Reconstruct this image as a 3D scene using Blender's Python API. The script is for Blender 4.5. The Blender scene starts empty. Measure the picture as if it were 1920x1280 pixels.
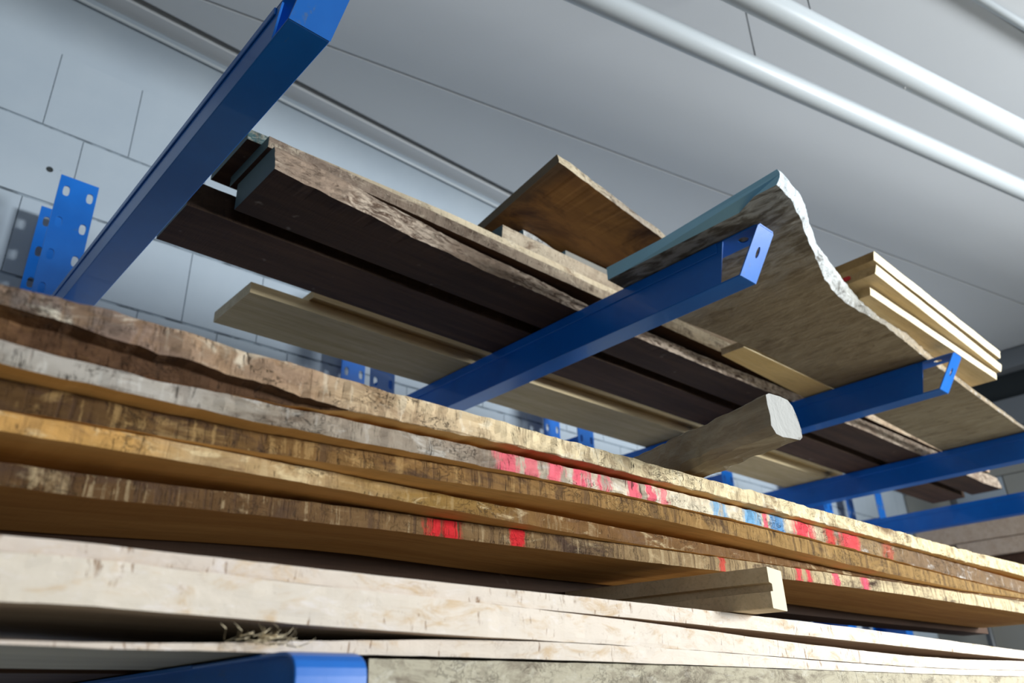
import bpy, math, random
from mathutils import Vector, Matrix, noise
from mathutils.geometry import tessellate_polygon
# ---------------------------------------------------------------- scene scale: the layout numbers are multiplied by S, eye height EYE
S, EYE = 1.25, 1.5
sc = bpy.context.scene
COL = sc.collection
def V(x, y, z): return Vector((x*S, y*S, z*S+EYE))
# ---------------------------------------------------------------- camera
R_ = Vector((0.7387, -0.673357, -0.03022)); U_ = Vector((-0.266451, -0.332902, 0.904533))
F_ = Vector((0.619134, 0.660126, 0.425331))
cd = bpy.data.cameras.new('camera'); cam = bpy.data.objects.new('camera', cd); COL.objects.link(cam)
cd.sensor_width = 36; cd.lens = 27.771; cd.clip_start = .02
cam.matrix_world = Matrix(((R_.x, U_.x, -F_.x, 0), (R_.y, U_.y, -F_.y, 0), (R_.z, U_.z, -F_.z, EYE), (0, 0, 0, 1)))
cd.dof.use_dof = True; cd.dof.focus_distance = 1.05; cd.dof.aperture_fstop = 5.6
sc.camera = cam
# ---------------------------------------------------------------- world, window and fill light, exposure
sc.view_settings.view_transform = 'Standard'; sc.view_settings.look = 'None'
sc.view_settings.gamma = 1; sc.view_settings.use_curve_mapping = False
sc.view_settings.exposure = 0.0
w = bpy.data.worlds.new('world'); sc.world = w; w.use_nodes = True
w.node_tree.nodes['Background'].inputs[0].default_value = (.55, .72, 1, 1)
w.node_tree.nodes['Background'].inputs[1].default_value = 1.0
def area(name, loc, target, sx, sy, power, col):
    l = bpy.data.lights.new(name, 'AREA'); l.shape = 'RECTANGLE'; l.size = sx; l.size_y = sy; l.energy = power; l.color = col
    o = bpy.data.objects.new(name, l); COL.objects.link(o); o.location = loc
    o.rotation_euler = (Vector(target)-Vector(loc)).to_track_quat('-Z', 'Y').to_euler(); return o
# daylight coming in through the right window of the front wall (behind the camera)
wl = area('window_and_fill_light', (4.3, -3.28, 2.15), (2.2, .6, 1.6), 1.3, 1.0, 205, (.92, .97, 1)); wl.data.spread = math.radians(115)
wl = area('window_and_fill_light', (-.6, -3.28, 2.15), (-.6, 0, 2.1), 1.3, 1.0, 12, (.74, .87, 1)); wl.data.spread = math.radians(140)  # added cool fill on the left, set in an invented window
# ---------------------------------------------------------------- node helpers
def lin(c):
    return tuple(((v/255)/12.92 if v/255 <= .04045 else ((v/255+.055)/1.055)**2.4) for v in c)+(1,)
class NT:
    def __init__(s, name):
        s.m = bpy.data.materials.new(name); s.m.use_nodes = True; s.t = s.m.node_tree; s.b = s.t.nodes['Principled BSDF']
        s.tc = s.t.nodes.new('ShaderNodeTexCoord').outputs['Object']
    def n(s, typ, **kw):
        nd = s.t.nodes.new('ShaderNode'+typ)
        for k, v in kw.items():
            if k.startswith('i_'):
                key = k[2:].replace('_', ' ')
                s.set(nd.inputs[int(key) if key.isdigit() else key], v)
            else: setattr(nd, k, v)
        return nd
    def set(s, inp, v):
        if isinstance(v, bpy.types.NodeSocket): s.t.links.new(v, inp)
        else: inp.default_value = v
    def mapc(s, scale, loc=(0, 0, 0), rot=(0, 0, 0)):
        return s.n('Mapping', i_Vector=s.tc, i_Scale=scale, i_Location=loc, i_Rotation=rot).outputs[0]
    def noise(s, scale=1, vec=None, detail=4, rough=.6, dist=0):
        return s.n('TexNoise', i_Vector=vec or s.tc, i_Scale=scale, i_Detail=detail, i_Roughness=rough, i_Distortion=dist).outputs['Fac']
    def ramp(s, fac, stops, interp='LINEAR'):
        r = s.n('ValToRGB', i_Fac=fac); r.color_ramp.interpolation = interp; e = r.color_ramp.elements
        while len(e) < len(stops): e.new(.5)
        for el, (p, c) in zip(e, stops):
            el.position = p; el.color = c if len(c) == 4 else tuple(c)+(1,)
        return r.outputs[0]
    def step(s, fac, a, b):
        return s.n('MapRange', interpolation_type='SMOOTHSTEP', i_Value=fac, i_From_Min=a, i_From_Max=b).outputs[0]
    def math(s, op, a, b=0.0): return s.n('Math', operation=op, i_0=a, i_1=b).outputs[0]
    def mix(s, fac, a, b, mode='MIX'):
        nd = s.n('Mix', data_type='RGBA', blend_type=mode)
        s.set(nd.inputs[0], fac); s.set(nd.inputs[6], a); s.set(nd.inputs[7], b); return nd.outputs[2]
    def sep(s): return s.n('SeparateXYZ', i_0=s.tc).outputs
    def bump(s, h, strength=.5, dist=.01, prev=None):
        nd = s.n('Bump', i_Strength=strength, i_Distance=dist, i_Height=h)
        if prev: s.t.links.new(prev, nd.inputs['Normal'])
        return nd.outputs[0]
    def out(s, col, rough=.7, metal=0, normal=None, spec=.5, coat=0):
        s.set(s.b.inputs['Base Color'], col); s.set(s.b.inputs['Roughness'], rough); s.set(s.b.inputs['Metallic'], metal)
        s.b.inputs['Specular IOR Level'].default_value = spec; s.b.inputs['Coat Weight'].default_value = coat
        if normal: s.t.links.new(normal, s.b.inputs['Normal'])
        return s.m
def sawn(name, c1, c2, scale=1.0, spots=.0, rough=.75, gr=12, bump=.25, seed=0, patch=None, redx=None):
    """sawn face: grain running along x"""
    t = NT(name)
    g = t.noise(3*scale, t.mapc((.8, gr, gr), (seed, seed, 0)), 6, .62, .3)
    f = t.noise(14*scale, t.mapc((1.2, gr*1.3, gr*1.3), (seed, 0, 2)), 3, .6)
    c = t.mix(t.step(g, .3, .72), lin(c1), lin(c2))
    c = t.mix(t.math('MULTIPLY', t.step(f, .45, .75), .35), c, tuple(v*.55 for v in lin(c1)[:3])+(1,))
    if patch:
        p = t.noise(2.6, t.mapc((1.6, 3.2, 3.2), (seed+3, 1, 0)), 5, .65, .5)
        c = t.mix(t.step(p, .47, .66), c, lin(patch))
    if redx:
        X, Y, Z = t.sep()
        c = t.mix(t.math('MULTIPLY', t.math('MULTIPLY', t.step(X, redx[0], redx[1]), t.step(X, redx[3], redx[2])), .85), c, lin((176, 60, 32)))
    if spots:
        v = t.noise(26, t.mapc((1, 1, 1), (seed+9, 4, 0)), 2, .5)
        c = t.mix(t.math('MULTIPLY', t.step(v, .70, .78), spots), c, lin((190, 180, 165)))
    saw = t.noise(60, t.mapc((6, .4, .4), (seed, 5, 1)), 2, .5)
    n = t.bump(saw, bump*.5, .002); n = t.bump(g, bump, .004, n)
    return t.out(c, rough, 0, n, .3)
def edge(name, stops, x0, x1, dark, light, patch=9, tick=.5, crack=.6, marks=(), ox=0, tickscale=(70, 70, 7), bump=.9, lightamt=.5, fine=1.0, seed=0, gate=(.50, .60), crackcol=None, mk=None, iso=.8):
    """rough sawn or waney plank edge; base colour drifts along the plank (x), ticks run down the edge, paint daubs sit at set places"""
    t = NT(name); X, Y, Z = t.sep()
    gx = t.n('MapRange', i_Value=X, i_From_Min=x0*S-ox, i_From_Max=x1*S-ox).outputs[0]
    wob = t.noise(3, t.mapc((2, 2, 8), (seed, 0, 0)), 3, .6)
    gx = t.math('ADD', gx, t.math('MULTIPLY', t.math('SUBTRACT', wob, .5), .22))
    c = t.ramp(gx, [(p, lin(q)) for p, q in stops])
    pn = t.noise(patch, t.mapc((1.0, 1.5, 2.6), (seed+1, 0, 0)), 5, .7, .6)
    c = t.mix(t.step(pn, .50, .72), c, lin(dark))
    ln = t.noise(patch*1.4, t.mapc((1.2, 1.5, 3.2), (seed+5, 2, 0)), 5, .7, .8)
    c = t.mix(t.math('MULTIPLY', t.step(ln, .54, .68), lightamt), c, lin(light))
    tk = t.noise(1, t.mapc(tickscale, (seed+7, 0, 0)), 4, .7, .3)
    c = t.mix(t.math('MULTIPLY', t.step(tk, .51, .62), tick), c, lin(dark))
    c = t.mix(t.math('MULTIPLY', t.step(tk, .43, .36), tick*.6), c, lin(light))
    if marks:
        rag = t.math('MULTIPLY', t.math('SUBTRACT', t.noise(160, t.mapc((1, 1, .35)), 3, .7), .5), .03)
        xr = t.math('ADD', X, rag)
        for (xc, wd, col, amt, *zz) in marks:
            if mk: xc *= interp(EDGES[mk[0]], xc, 1)/mk[1]
            d = t.math('ABSOLUTE', t.math('SUBTRACT', xr, xc*S-ox))
            m = t.math('SUBTRACT', 1.0, t.step(d, wd*S*.30, wd*S*.62))
            m = t.math('MULTIPLY', m, t.step(tk, .66, .52))
            if zz:
                m = t.math('MULTIPLY', m, t.step(Z, zz[0], zz[1]))
            c = t.mix(t.math('MULTIPLY', m, amt), c, lin(col))
    # short splintery cracks: thin iso-lines of a distorted noise
    cn = t.noise(55*fine, t.mapc((1, 1.2, 1.6), (seed+2, 3, 0), (0, .35, 0)), 3, .62, 1.2)
    cr = t.math('SUBTRACT', 1.0, t.step(t.math('ABSOLUTE', t.math('SUBTRACT', cn, .5)), .004, .030))
    gt = t.step(t.noise(16, t.mapc((1, 1, 1.5), (seed+8, 0, 0)), 3, .6), *gate)
    cr = t.math('MULTIPLY', cr, t.math('MULTIPLY', gt, iso))
    stv = t.noise(1, t.mapc((260, 60, 46), (seed, 2, 0), (0, .55, 0)), 3, .65, .5)
    g2 = t.step(t.noise(20, t.mapc((1, 1, 1.6), (seed+11, 0, 0)), 3, .65), gate[0]-.02, gate[1])
    cr = t.math('MAXIMUM', cr, t.math('MULTIPLY', t.step(stv, .57, .66), g2))
    c = t.mix(t.math('MULTIPLY', cr, crack), c, lin(crackcol or tuple(v*.42 for v in dark)))
    fb = t.noise(260*fine, t.mapc((.5, 1, 1.5)), 3, .7)
    n = t.bump(fb, bump*.35, .002)
    n = t.bump(pn, bump*.6, .006, n); n = t.bump(t.math('SUBTRACT', 1.0, t.math('MAXIMUM', cr, t.math('MULTIPLY', t.step(tk, .51, .62), tick))), bump*.6, .0025, n)
    return t.out(c, .85, 0, n, .2)
def plain(name, col, rough=.6, metal=0, var=.12, sc_=6, bump=0, spec=.5):
    t = NT(name); nn = t.noise(sc_, None, 4, .6)
    c = t.mix(t.math('MULTIPLY', nn, var*2), lin(col), tuple(v*.55 for v in lin(col)[:3])+(1,))
    return t.out(c, rough, metal, t.bump(nn, bump, .002) if bump else None, spec)
# ---------------------------------------------------------------- materials
def blue_paint():
    t = NT('blue_rack_paint')
    n1 = t.noise(5, None, 4, .6); n2 = t.noise(30, t.mapc((1, .3, 1)), 4, .7, .4)
    c = t.mix(t.step(n1, .35, .7), lin((3, 96, 184)), lin((8, 108, 200)))
    c = t.mix(t.math('MULTIPLY', t.step(n2, .66, .74), .45), c, lin((92, 110, 118)))     # dusty scuffs
    r = t.math('ADD', .26, t.math('MULTIPLY', n1, .14))
    return t.out(c, r, 0, t.bump(t.noise(90, None, 2, .5), .05, .001), .5, .15)
BLUE = blue_paint()
def wall_paint():
    t = NT('painted_block')
    n1 = t.noise(2.2, None, 5, .6); n2 = t.noise(42, None, 2, .5); n3 = t.noise(9, None, 5, .7)
    c = t.mix(t.step(n1, .3, .75), lin((160, 171, 181)), lin((170, 180, 188)))
    c = t.mix(t.math('MULTIPLY', t.step(n2, .765, .80), .75), c, lin((95, 100, 108)))      # pin holes
    n = t.bump(n3, .12, .004); n = t.bump(n2, .1, .002, n)
    return t.out(c, .72, 0, n, .3)
PAINT = wall_paint()
def mortar():
    t = NT('painted_mortar')
    k = t.noise(18, t.mapc((1, 1, 6)), 5, .75, .6)
    c = t.mix(t.step(k, .46, .62), lin((148, 160, 170)), lin((92, 100, 106)))
    return t.out(c, .85, 0, t.bump(k, .8, .004), .2)
MORTAR = mortar()
CEIL = plain('ceiling_board', (210, 212, 214), .8, 0, .06, 1.5)
GAP = plain('joint_grey', (92, 94, 96), .9, 0, .1)
PIPE = NT('white_pipe'); PIPE = PIPE.out(PIPE.mix(PIPE.math('MULTIPLY', PIPE.noise(4, None, 4, .6), .25), lin((204, 210, 213)), lin((176, 184, 189))), .34, 0, None, .5)
STEEL = plain('steel', (110, 112, 114), .45, .6, .15)
PLASTER = plain('beige_plaster', (160, 158, 150), .85, 0, .12, 3)
DARKB = plain('recess_shade_colour', (36, 42, 44), .7, 0, .2)  # dark colour stands for the shade inside the drilled hole and wall opening
GREYB = plain('grey_concrete', (120, 124, 128), .85, 0, .12, 3)
FLOOR = plain('screed_floor', (186, 177, 160), .6, 0, .15, 2)
FRAME = plain('window_frame_white', (215, 216, 214), .5)
TEAL = plain('teal_end_paint', (74, 100, 104), .6, 0, .35, 14, .2)
SKYP = plain('light_blue_end_paint', (150, 205, 228), .55, 0, .12, 12, .15)
PALE = sawn('pale_softwood', (186, 160, 112), (206, 182, 138), 1, .0, .7, 12, .15)
PALE2 = sawn('pale_softwood_edge', (214, 190, 146), (230, 212, 172), 1, .0, .7, 12, .15, 4)
WHITEW = sawn('bright_softwood', (232, 214, 178), (244, 232, 204), 1, 0, .7, 12, .12, 7)
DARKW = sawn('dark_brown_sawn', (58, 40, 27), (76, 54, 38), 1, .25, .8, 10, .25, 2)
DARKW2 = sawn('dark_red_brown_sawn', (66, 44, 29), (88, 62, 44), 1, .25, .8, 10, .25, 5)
ORANGE = sawn('orange_brown_sawn', (206, 150, 80), (224, 172, 100), 1, 0, .7, 12, .2, 1)
ORANGE2 = sawn('ochre_sawn', (212, 162, 92), (230, 184, 116), 1, 0, .7, 12, .2, 3)
BEECHU = sawn('beech_sawn', (186, 160, 136), (204, 182, 160), 1, 0, .7, 12, .2, 6)
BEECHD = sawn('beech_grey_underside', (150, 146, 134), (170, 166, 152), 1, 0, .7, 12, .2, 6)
# ---------------------------------------------------------------- mesh helpers
def link(o, parent=None, **props):
    COL.objects.link(o)
    if parent is not None: o.parent = parent; o.matrix_parent_inverse = parent.matrix_world.inverted()
    for k, v in props.items(): o[k] = v
    return o
def mesh_obj(name, verts, faces, mats, parent=None, idx=None, origin=None, smooth=False, bevel=0, uvrecalc=True, **props):
    """verts already in world metres; origin = world point of the object's origin"""
    if origin is None: origin = sum(verts, Vector())/len(verts)
    me = bpy.data.meshes.new(name); me.from_pydata([tuple(v-origin) for v in verts], [], faces)
    mats = mats if isinstance(mats, (list, tuple)) else [mats]
    for m in mats: me.materials.append(m)
    if idx: me.polygons.foreach_set('material_index', idx)
    if smooth: me.polygons.foreach_set('use_smooth', [True]*len(me.polygons))
    me.validate(); me.update()
    o = bpy.data.objects.new(name, me); COL.objects.link(o)
    if parent is None: o.location = origin
    else: o.parent = parent; o.location = origin-PO[parent.name]
    PO[o.name] = origin
    if bevel:
        b = o.modifiers.new('bevel', 'BEVEL'); b.width = bevel; b.segments = 3; b.limit_method = 'ANGLE'
    for k, v in props.items(): o[k] = v
    return o
PO = {}
def empty(name, loc, **props):
    o = bpy.data.objects.new(name, None); COL.objects.link(o); o.location = loc; o.empty_display_size = .05; PO[o.name] = Vector(loc)
    for k, v in props.items(): o[k] = v
    return o
def boxv(x0, x1, y0, y1, z0, z1):
    v = [V(x, y, z) for z in (z0, z1) for y in (y0, y1) for x in (x0, x1)]
    f = [(0, 2, 3, 1), (4, 5, 7, 6), (0, 1, 5, 4), (2, 6, 7, 3), (0, 4, 6, 2), (1, 3, 7, 5)]
    return v, f
def box(name, x0, x1, y0, y1, z0, z1, mat, parent=None, bevel=0, **p):
    v, f = boxv(x0, x1, y0, y1, z0, z1); return mesh_obj(name, v, f, mat, parent, bevel=bevel, **p)
def ell(cx, cy, rx, ry, n=16, sq=2.0):
    out = []
    for i in range(n):
        a = 2*math.pi*i/n; c, s_ = math.cos(a), math.sin(a)
        out.append((cx+rx*math.copysign(abs(c)**(2/sq), c), cy+ry*math.copysign(abs(s_)**(2/sq), s_)))
    return out
def sheet(outer, holes, fn, th):
    """flat sheet with holes; fn(u, v, w) -> world Vector, thickness th along w"""
    loops = [outer]+holes
    tri = tessellate_polygon([[Vector((a, b, 0)) for a, b in l] for l in loops])
    pts = [p for l in loops for p in l]; n = len(pts)
    v = [fn(a, b, 0) for a, b in pts]+[fn(a, b, th) for a, b in pts]
    f = [tuple(t) for t in tri]+[tuple(n+i for i in reversed(t)) for t in tri]
    k = 0
    for l in loops:
        m = len(l)
        for i in range(m):
            a, b = k+i, k+(i+1) % m; f.append((a, b, n+b, n+a))
        k += m
    import bmesh
    bm = bmesh.new(); bv = [bm.verts.new(q) for q in v]
    for q in f:
        try: bm.faces.new([bv[i] for i in q])
        except ValueError: pass
    bmesh.ops.recalc_face_normals(bm, faces=bm.faces)
    v = [q.co.copy() for q in bm.verts]; f = [tuple(x.index for x in q.verts) for q in bm.faces if True] if not bm.verts.ensure_lookup_table() and not bm.verts.index_update() else f
    bm.free(); return v, f
def cyl(name, a, b, r, mat, parent=None, n=32, **p):
    d = (b-a).normalized(); u = d.orthogonal().normalized(); w_ = d.cross(u); v = []; f = []
    for e in (a, b):
        for i in range(n):
            t = 2*math.pi*i/n; v.append(e+u*math.cos(t)*r+w_*math.sin(t)*r)
    for i in range(n): j = (i+1) % n; f.append((i, j, n+j, n+i))
    f.append(tuple(range(n))[::-1]); f.append(tuple(range(n, 2*n)))
    o = mesh_obj(name, v, f, mat, parent, smooth=True, **p)
    for q in o.data.polygons:
        if len(q.vertices) > 4: q.use_smooth = False
    return o
def interp(tab, x, k):
    if x <= tab[0][0]: return tab[0][k]
    for a, b in zip(tab, tab[1:]):
        if x <= b[0]:
            t = (x-a[0])/(b[0]-a[0]); return a[k]+(b[k]-a[k])*t
    return tab[-1][k]
def nz(x, y, z, s): return noise.noise(Vector((x*s, y*s, z*s)))
def plank(name, x0, x1, prof, back, mats, rough=.0012, dense=(None, None), step=.012, nf=6, nb=2, seed=0, under=None, endpaint=0, parent=None, jag=0, chunk=0, **props):
    """long plank: prof(x) -> (y_front_bottom, y_front_top, z_bottom, z_top); back(x) -> y.
    mats = [front edge, faces, ends]; the front edge is a displaced grid so that its arris is ragged"""
    xs_ = []; x = x0; d0, d1 = dense[0] if dense[0] is not None else x0, dense[1] if dense[1] is not None else x1
    while x < x1-1e-6:
        xs_.append(x); x += step if d0 <= x <= d1 else .08
    xs_.append(x1)
    v = []; f = []; idx = []; ring = nf+1+2+1+nb
    for i, x in enumerate(xs_):
        yb, yt, zb, zt = prof(x); yk = back(x); h = zt-zb
        a_b = rough*.8*nz(x, seed, 1, 60)+rough*.8*nz(x, seed, 9, 18); a_t = rough*.8*nz(x, seed, 5, 60)+rough*.8*nz(x, seed, 7, 18)
        for k in range(nf+1):
            t = k/nf
            if under:                                    # rows follow the lower border of the bark
                bb = max(.012, under(x)); mrow = nf//2; t = k/mrow*bb if k <= mrow else bb+(k-mrow)/(nf-mrow)*(1-bb)
            y = yb+(yt-yb)*t
            env = 1 if 0 < k < nf else .45
            d = env*rough*(1.3*nz(x, t*h*3, seed, 45)+.8*nz(x, t*h, seed+3, 130))+rough*.8*nz(x, t*h, seed+8, 9)
            if chunk and 0 < k < nf:                                    # blocky waney notches
                c = nz(x, t*h*1.4, seed+20, 26); d += chunk*max(0, c-.12)
            if under: d += .011*min(1, bb*6)*(1 if k < nf//2 else 0)
            z = zb+h*t
            if k == 0: z += a_b*.7
            elif k == nf: z += a_t*.7
            rnd = 0.0
            if k == 0 or k == nf: rnd = rough*.5
            v.append(V(x, y+d+rnd, z))
        v.append(V(x, yt+(yk-yt)*.5, zt)); v.append(V(x, yk, zt)); v.append(V(x, yk, zb))
        for k in range(nb):
            t = (k+1)/(nb+1); t = 1-(1-t)
            yy = yk+(yb-yk)*t; v.append(V(x, yy, zb))
    n = nf+1+3+nb
    for i in range(len(xs_)-1):
        for k in range(n):
            j = (k+1) % n
            f.append((i*n+k, (i+1)*n+k, (i+1)*n+j, i*n+j)); idx.append((3 if under and k < nf//2 and under(xs_[i]) > .03 else 0) if k < nf else 1)
    e0 = list(range(n)); e1 = [(len(xs_)-1)*n+k for k in range(n)]
    f.append(tuple(e0)); idx.append(2); f.append(tuple(reversed(e1))); idx.append(2)
    org = V((x0+x1)/2, (prof((x0+x1)/2)[0]+back((x0+x1)/2))/2, prof((x0+x1)/2)[2])
    return mesh_obj(name, v, f, mats, parent, idx=idx, origin=org, **props)
def fixn(o):
    import bmesh
    bm = bmesh.new(); bm.from_mesh(o.data); bmesh.ops.recalc_face_normals(bm, faces=bm.faces); bm.to_mesh(o.data); bm.free(); return o
# ================================================================ SETTING
WY, ZC, XE = 1.77, 1.69, 4.7
st = dict(kind='structure')
wall_back = box('wall_back', -2.8, XE, WY+.0032, WY+.16, -1.2, 1.80, MORTAR, **st)
ZT = 1.48                    # plastered band above the top course
box('plaster_band', -2.8, XE, WY, WY+.0031, ZT, 1.80, PAINT, wall_back)
# painted blocks that the photograph shows, each its own piece; the rest of the wall is out of sight
CH, BL = .1965, .190
v, f = boxv(0, BL-.0014, 0, .0155, 0, CH-.0062)
def block_mesh(nm, h, w_=BL-.0014):
    c = .0008; vs = []
    for (y, i) in ((.003, 0), (c, 0), (0, c)):
        t_ = 0 if h > CH else i; vs += [Vector((a*S, y*S, b*S)) for a, b in ((i, i), (w_-i, i), (w_-i, h-t_), (i, h-t_))]
    fs = [(8, 9, 10, 11)]+[(4+i, 4+(i+1) % 4, 8+(i+1) % 4, 8+i) for i in range(4)]+[(i, (i+1) % 4, 4+(i+1) % 4, 4+i) for i in range(4)]
    me = bpy.data.meshes.new(nm); me.from_pydata([tuple(q) for q in vs], [], fs); me.materials.append(PAINT); me.update(); return me
bm_full = block_mesh('block', CH-.0062); ZT = 1.48; bm_top = block_mesh('block', ZT-1.2671)
for ci, z0 in enumerate([1.2671, 1.0706, .8741, .6776, .4811, .2846, .0881]):
    off = .195 if ci % 2 == 0 else .284
    n0 = -3 if ci < 5 else 0
    for k in range(n0, 26):
        x = off+BL*k+.0007
        if x+BL > XE:
            if XE-x > .004: box('block', x, XE-.0005, WY, WY+.0031, z0, z0+(CH-.0062 if ci else ZT-1.2671), PAINT, wall_back)
            break
        if ci == 1 and k == -1:     # the block with the drilled hole
            outer = [(x, z0), (x+BL-.0014, z0), (x+BL-.0014, z0+CH-.0062), (x, z0+CH-.0062)]
            vv, ff = sheet(outer, [ell(.232, 1.154, .0075, .0075)], lambda a, b, c: V(a, WY+c, b), .003)
            mesh_obj('block', vv, ff, PAINT, wall_back); continue
        o = bpy.data.objects.new('block', bm_top if ci == 0 else bm_full); COL.objects.link(o); o.parent = wall_back
        o.location = V(x, WY, z0)-PO[wall_back.name]
    xe = off+BL*n0
    box('wall_section', -2.8, xe-.0007, WY, WY+.0031, z0-.003, z0+(CH-.003 if ci else ZT-1.2671), PAINT, wall_back)
    if ci == 6: box('wall_section', -2.8, XE, WY, WY+.0031, -1.2, z0-.006, PAINT, wall_back)
drill = cyl('drill_hole_shade', V(.232, WY+.0026, 1.154), V(.232, WY+.0031, 1.154), .011, DARKB, wall_back)  # dark disc painted as the shade at the bottom of the hole
# ceiling boards, laid askew to this wall, meeting in grooves
def clip_line(poly, px, py, nx, ny):
    out = []
    for i, a in enumerate(poly):
        b = poly[(i+1) % len(poly)]; da = (a[0]-px)*nx+(a[1]-py)*ny; db = (b[0]-px)*nx+(b[1]-py)*ny
        if da >= 0: out.append(a)
        if da*db < 0:
            t = da/(da-db); out.append((a[0]+(b[0]-a[0])*t, a[1]+(b[1]-a[1])*t))
    return out
ceiling = box('ceiling', -2.8, XE, -2.7, WY+.015, ZC+.035, ZC+.12, GAP, **st)
k_ = 1.69/1.6663; jp = (.476*k_, 1.558*k_); jq = (4.039*k_, .775*k_)
dx, dy = jq[0]-jp[0], jq[1]-jp[1]; L_ = math.hypot(dx, dy); dx /= L_; dy /= L_; nx, ny = -dy, dx     # normal towards the wall
YB = 1.693
g_ = .0028
for i in range(-1, 5):
    off = -.97*i; rect = [(-2.8, -2.7), (XE, -2.7), (XE, YB), (-2.8, YB)]
    if i < 4: rect = clip_line(rect, jp[0]+nx*(off-.97+g_) if i >= 0 else jp[0]+nx*g_, jp[1]+ny*(off-.97+g_) if i >= 0 else jp[1]+ny*g_, nx, ny)
    if i >= 0: rect = clip_line(rect, jp[0]+nx*(off-g_), jp[1]+ny*(off-g_), -nx, -ny)
    if len(rect) < 3: continue
    n = len(rect); z0, z1 = ZC, ZC+.034
    vv = [V(a, b, z0) for a, b in rect]+[V(a, b, z1) for a, b in rect]
    ff = [tuple(range(n))[::-1], tuple(range(n, 2*n))]+[(j, (j+1) % n, n+(j+1) % n, n+j) for j in range(n)]
    fixn(mesh_obj('ceiling_panel', vv, ff, CEIL, ceiling, bevel=.003))
box('cornice_strip', -2.8, XE, 1.7165, WY, ZC-.002, ZC+.034, CEIL, ceiling, bevel=.002)
# the floor, front wall with its two window openings, side walls (all out of view)
box('floor', -2.8, XE+1.3, -2.76, WY+.16, -1.3, -1.2, FLOOR, **st)
wf = empty('wall_front', V(1, -2.66, -1.2), **st)
y0, y1 = -2.76, -2.66
wx = [(-1.04, .08), (2.88, 4.0)]; wz = (.08, .96)  # left opening is invented to hold the fill lamp
for (a, b, c, d) in [(-2.8, XE+.1, -1.2, wz[0]), (-2.8, XE+.1, wz[1], 1.8), (-2.8, wx[0][0], *wz), (wx[0][1], wx[1][0], *wz), (wx[1][1], XE+.1, *wz)]:
    box('wall_section', a, b, y0, y1, c, d, PLASTER, wf)
for i, (a, b) in enumerate(wx):
    t = empty('window_%d' % (i+1), V((a+b)/2, y0, wz[0]), **st)
    fr = .03
    for q in [(a, b, wz[0], wz[0]+fr), (a, b, wz[1]-fr, wz[1]), (a, a+fr, *wz), (b-fr, b, *wz), ((a+b)/2-fr/2, (a+b)/2+fr/2, *wz)]:
        box('window_frame', q[0], q[1], y0+.01, y0+.05, q[2], q[3], FRAME, t)
box('wall_left', -2.9, -2.8, -2.76, WY+.16, -1.2, 1.8, PLASTER, **st)
# end wall with its lintel, dark opening band and blockwork
we = box('wall_right', XE, XE+.1, -2.76, WY+.16, -1.2, 1.80, PLASTER, **st)
box('concrete_lintel', XE-.10, XE-.0005, -2.65, WY-.002, 1.585, 1.684, GREYB, we, bevel=.004)
box('opening_shade_panel', XE-.012, XE-.0005, -2.65, 1.44, 1.44, 1.584, DARKB, we)  # dark sheet painted as the shade within an opening
box('ledge', XE-.06, XE-.0005, -2.65, WY-.002, 1.29, 1.438, GREYB, we, bevel=.004)
random.seed(4)
for r in range(4):
    for c in range(7):
        yb = WY-.26*(c+1)+(.13 if r % 2 else 0)
        box('block', XE-.014, XE-.0006, max(yb+.003, -.4), min(yb+.257, WY-.004), .46+.2*r, .655+.2*r, PLASTER if (r+c) % 3 else PAINT, we, bevel=.003)
cyl('drain_pipe', V(XE-.06, 1.50, -1.2), V(XE-.06, 1.50, 1.28), .022, STEEL, n=20, label='grey vertical pipe on the beige end wall, far right', category='pipe')
# ================================================================ PIPES AND WIRES
pd = Vector((2.4876-1.3986, .3733-.6403)); pd.normalize()
def hpipe(px, py, z, r, label):
    a = V(px-pd.x*3.9, py-pd.y*3.9, z); b = V(px+pd.x*3.2, py+pd.y*3.2, z)
    return cyl('ceiling_pipe', a, b, r*S, PIPE, n=40, label=label, category='pipe', group='white pipes under the ceiling')
hpipe(2.0, .5185, 1.40, .0290, 'white round pipe hung below the ceiling, the one nearer the rack')
hpipe(2.0, .3555, 1.40, .0315, 'thicker white round pipe below the ceiling, the upper right one of the two')
def wire(x, y, z0, label): return cyl('hanger_rod', V(x, y, z0), V(x, y, ZC+.01), .0022, STEEL, n=8, label=label, category='rod', group='thin rods holding the pipes')
wire(1.455, .645, 1.405, 'thin dark rod from the ceiling down to the white pipe nearer the rack')
wire(1.425, .482, 1.405, 'thin dark rod above the upper right white pipe at the top of the photo')
cyl('pipe_clip', V(1.755, .423, 1.392), V(1.762, .428, 1.366), .0022, FRAME, n=8, label='tiny white hook hanging under the upper right white pipe', category='hook')
cyl('conduit', V(-2.7, 1.759, 1.657), V(4.6, 1.759, 1.657), .0058, PIPE, n=14, label='thin grey conduit along the corner of wall and ceiling', category='conduit')
cyl('ceiling_conduit', V(1.3, .41, 1.675), V(4.2, -.30, 1.675), .014, PIPE, n=16, label='pale conduit fixed to the ceiling in the top right corner', category='conduit')
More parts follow.
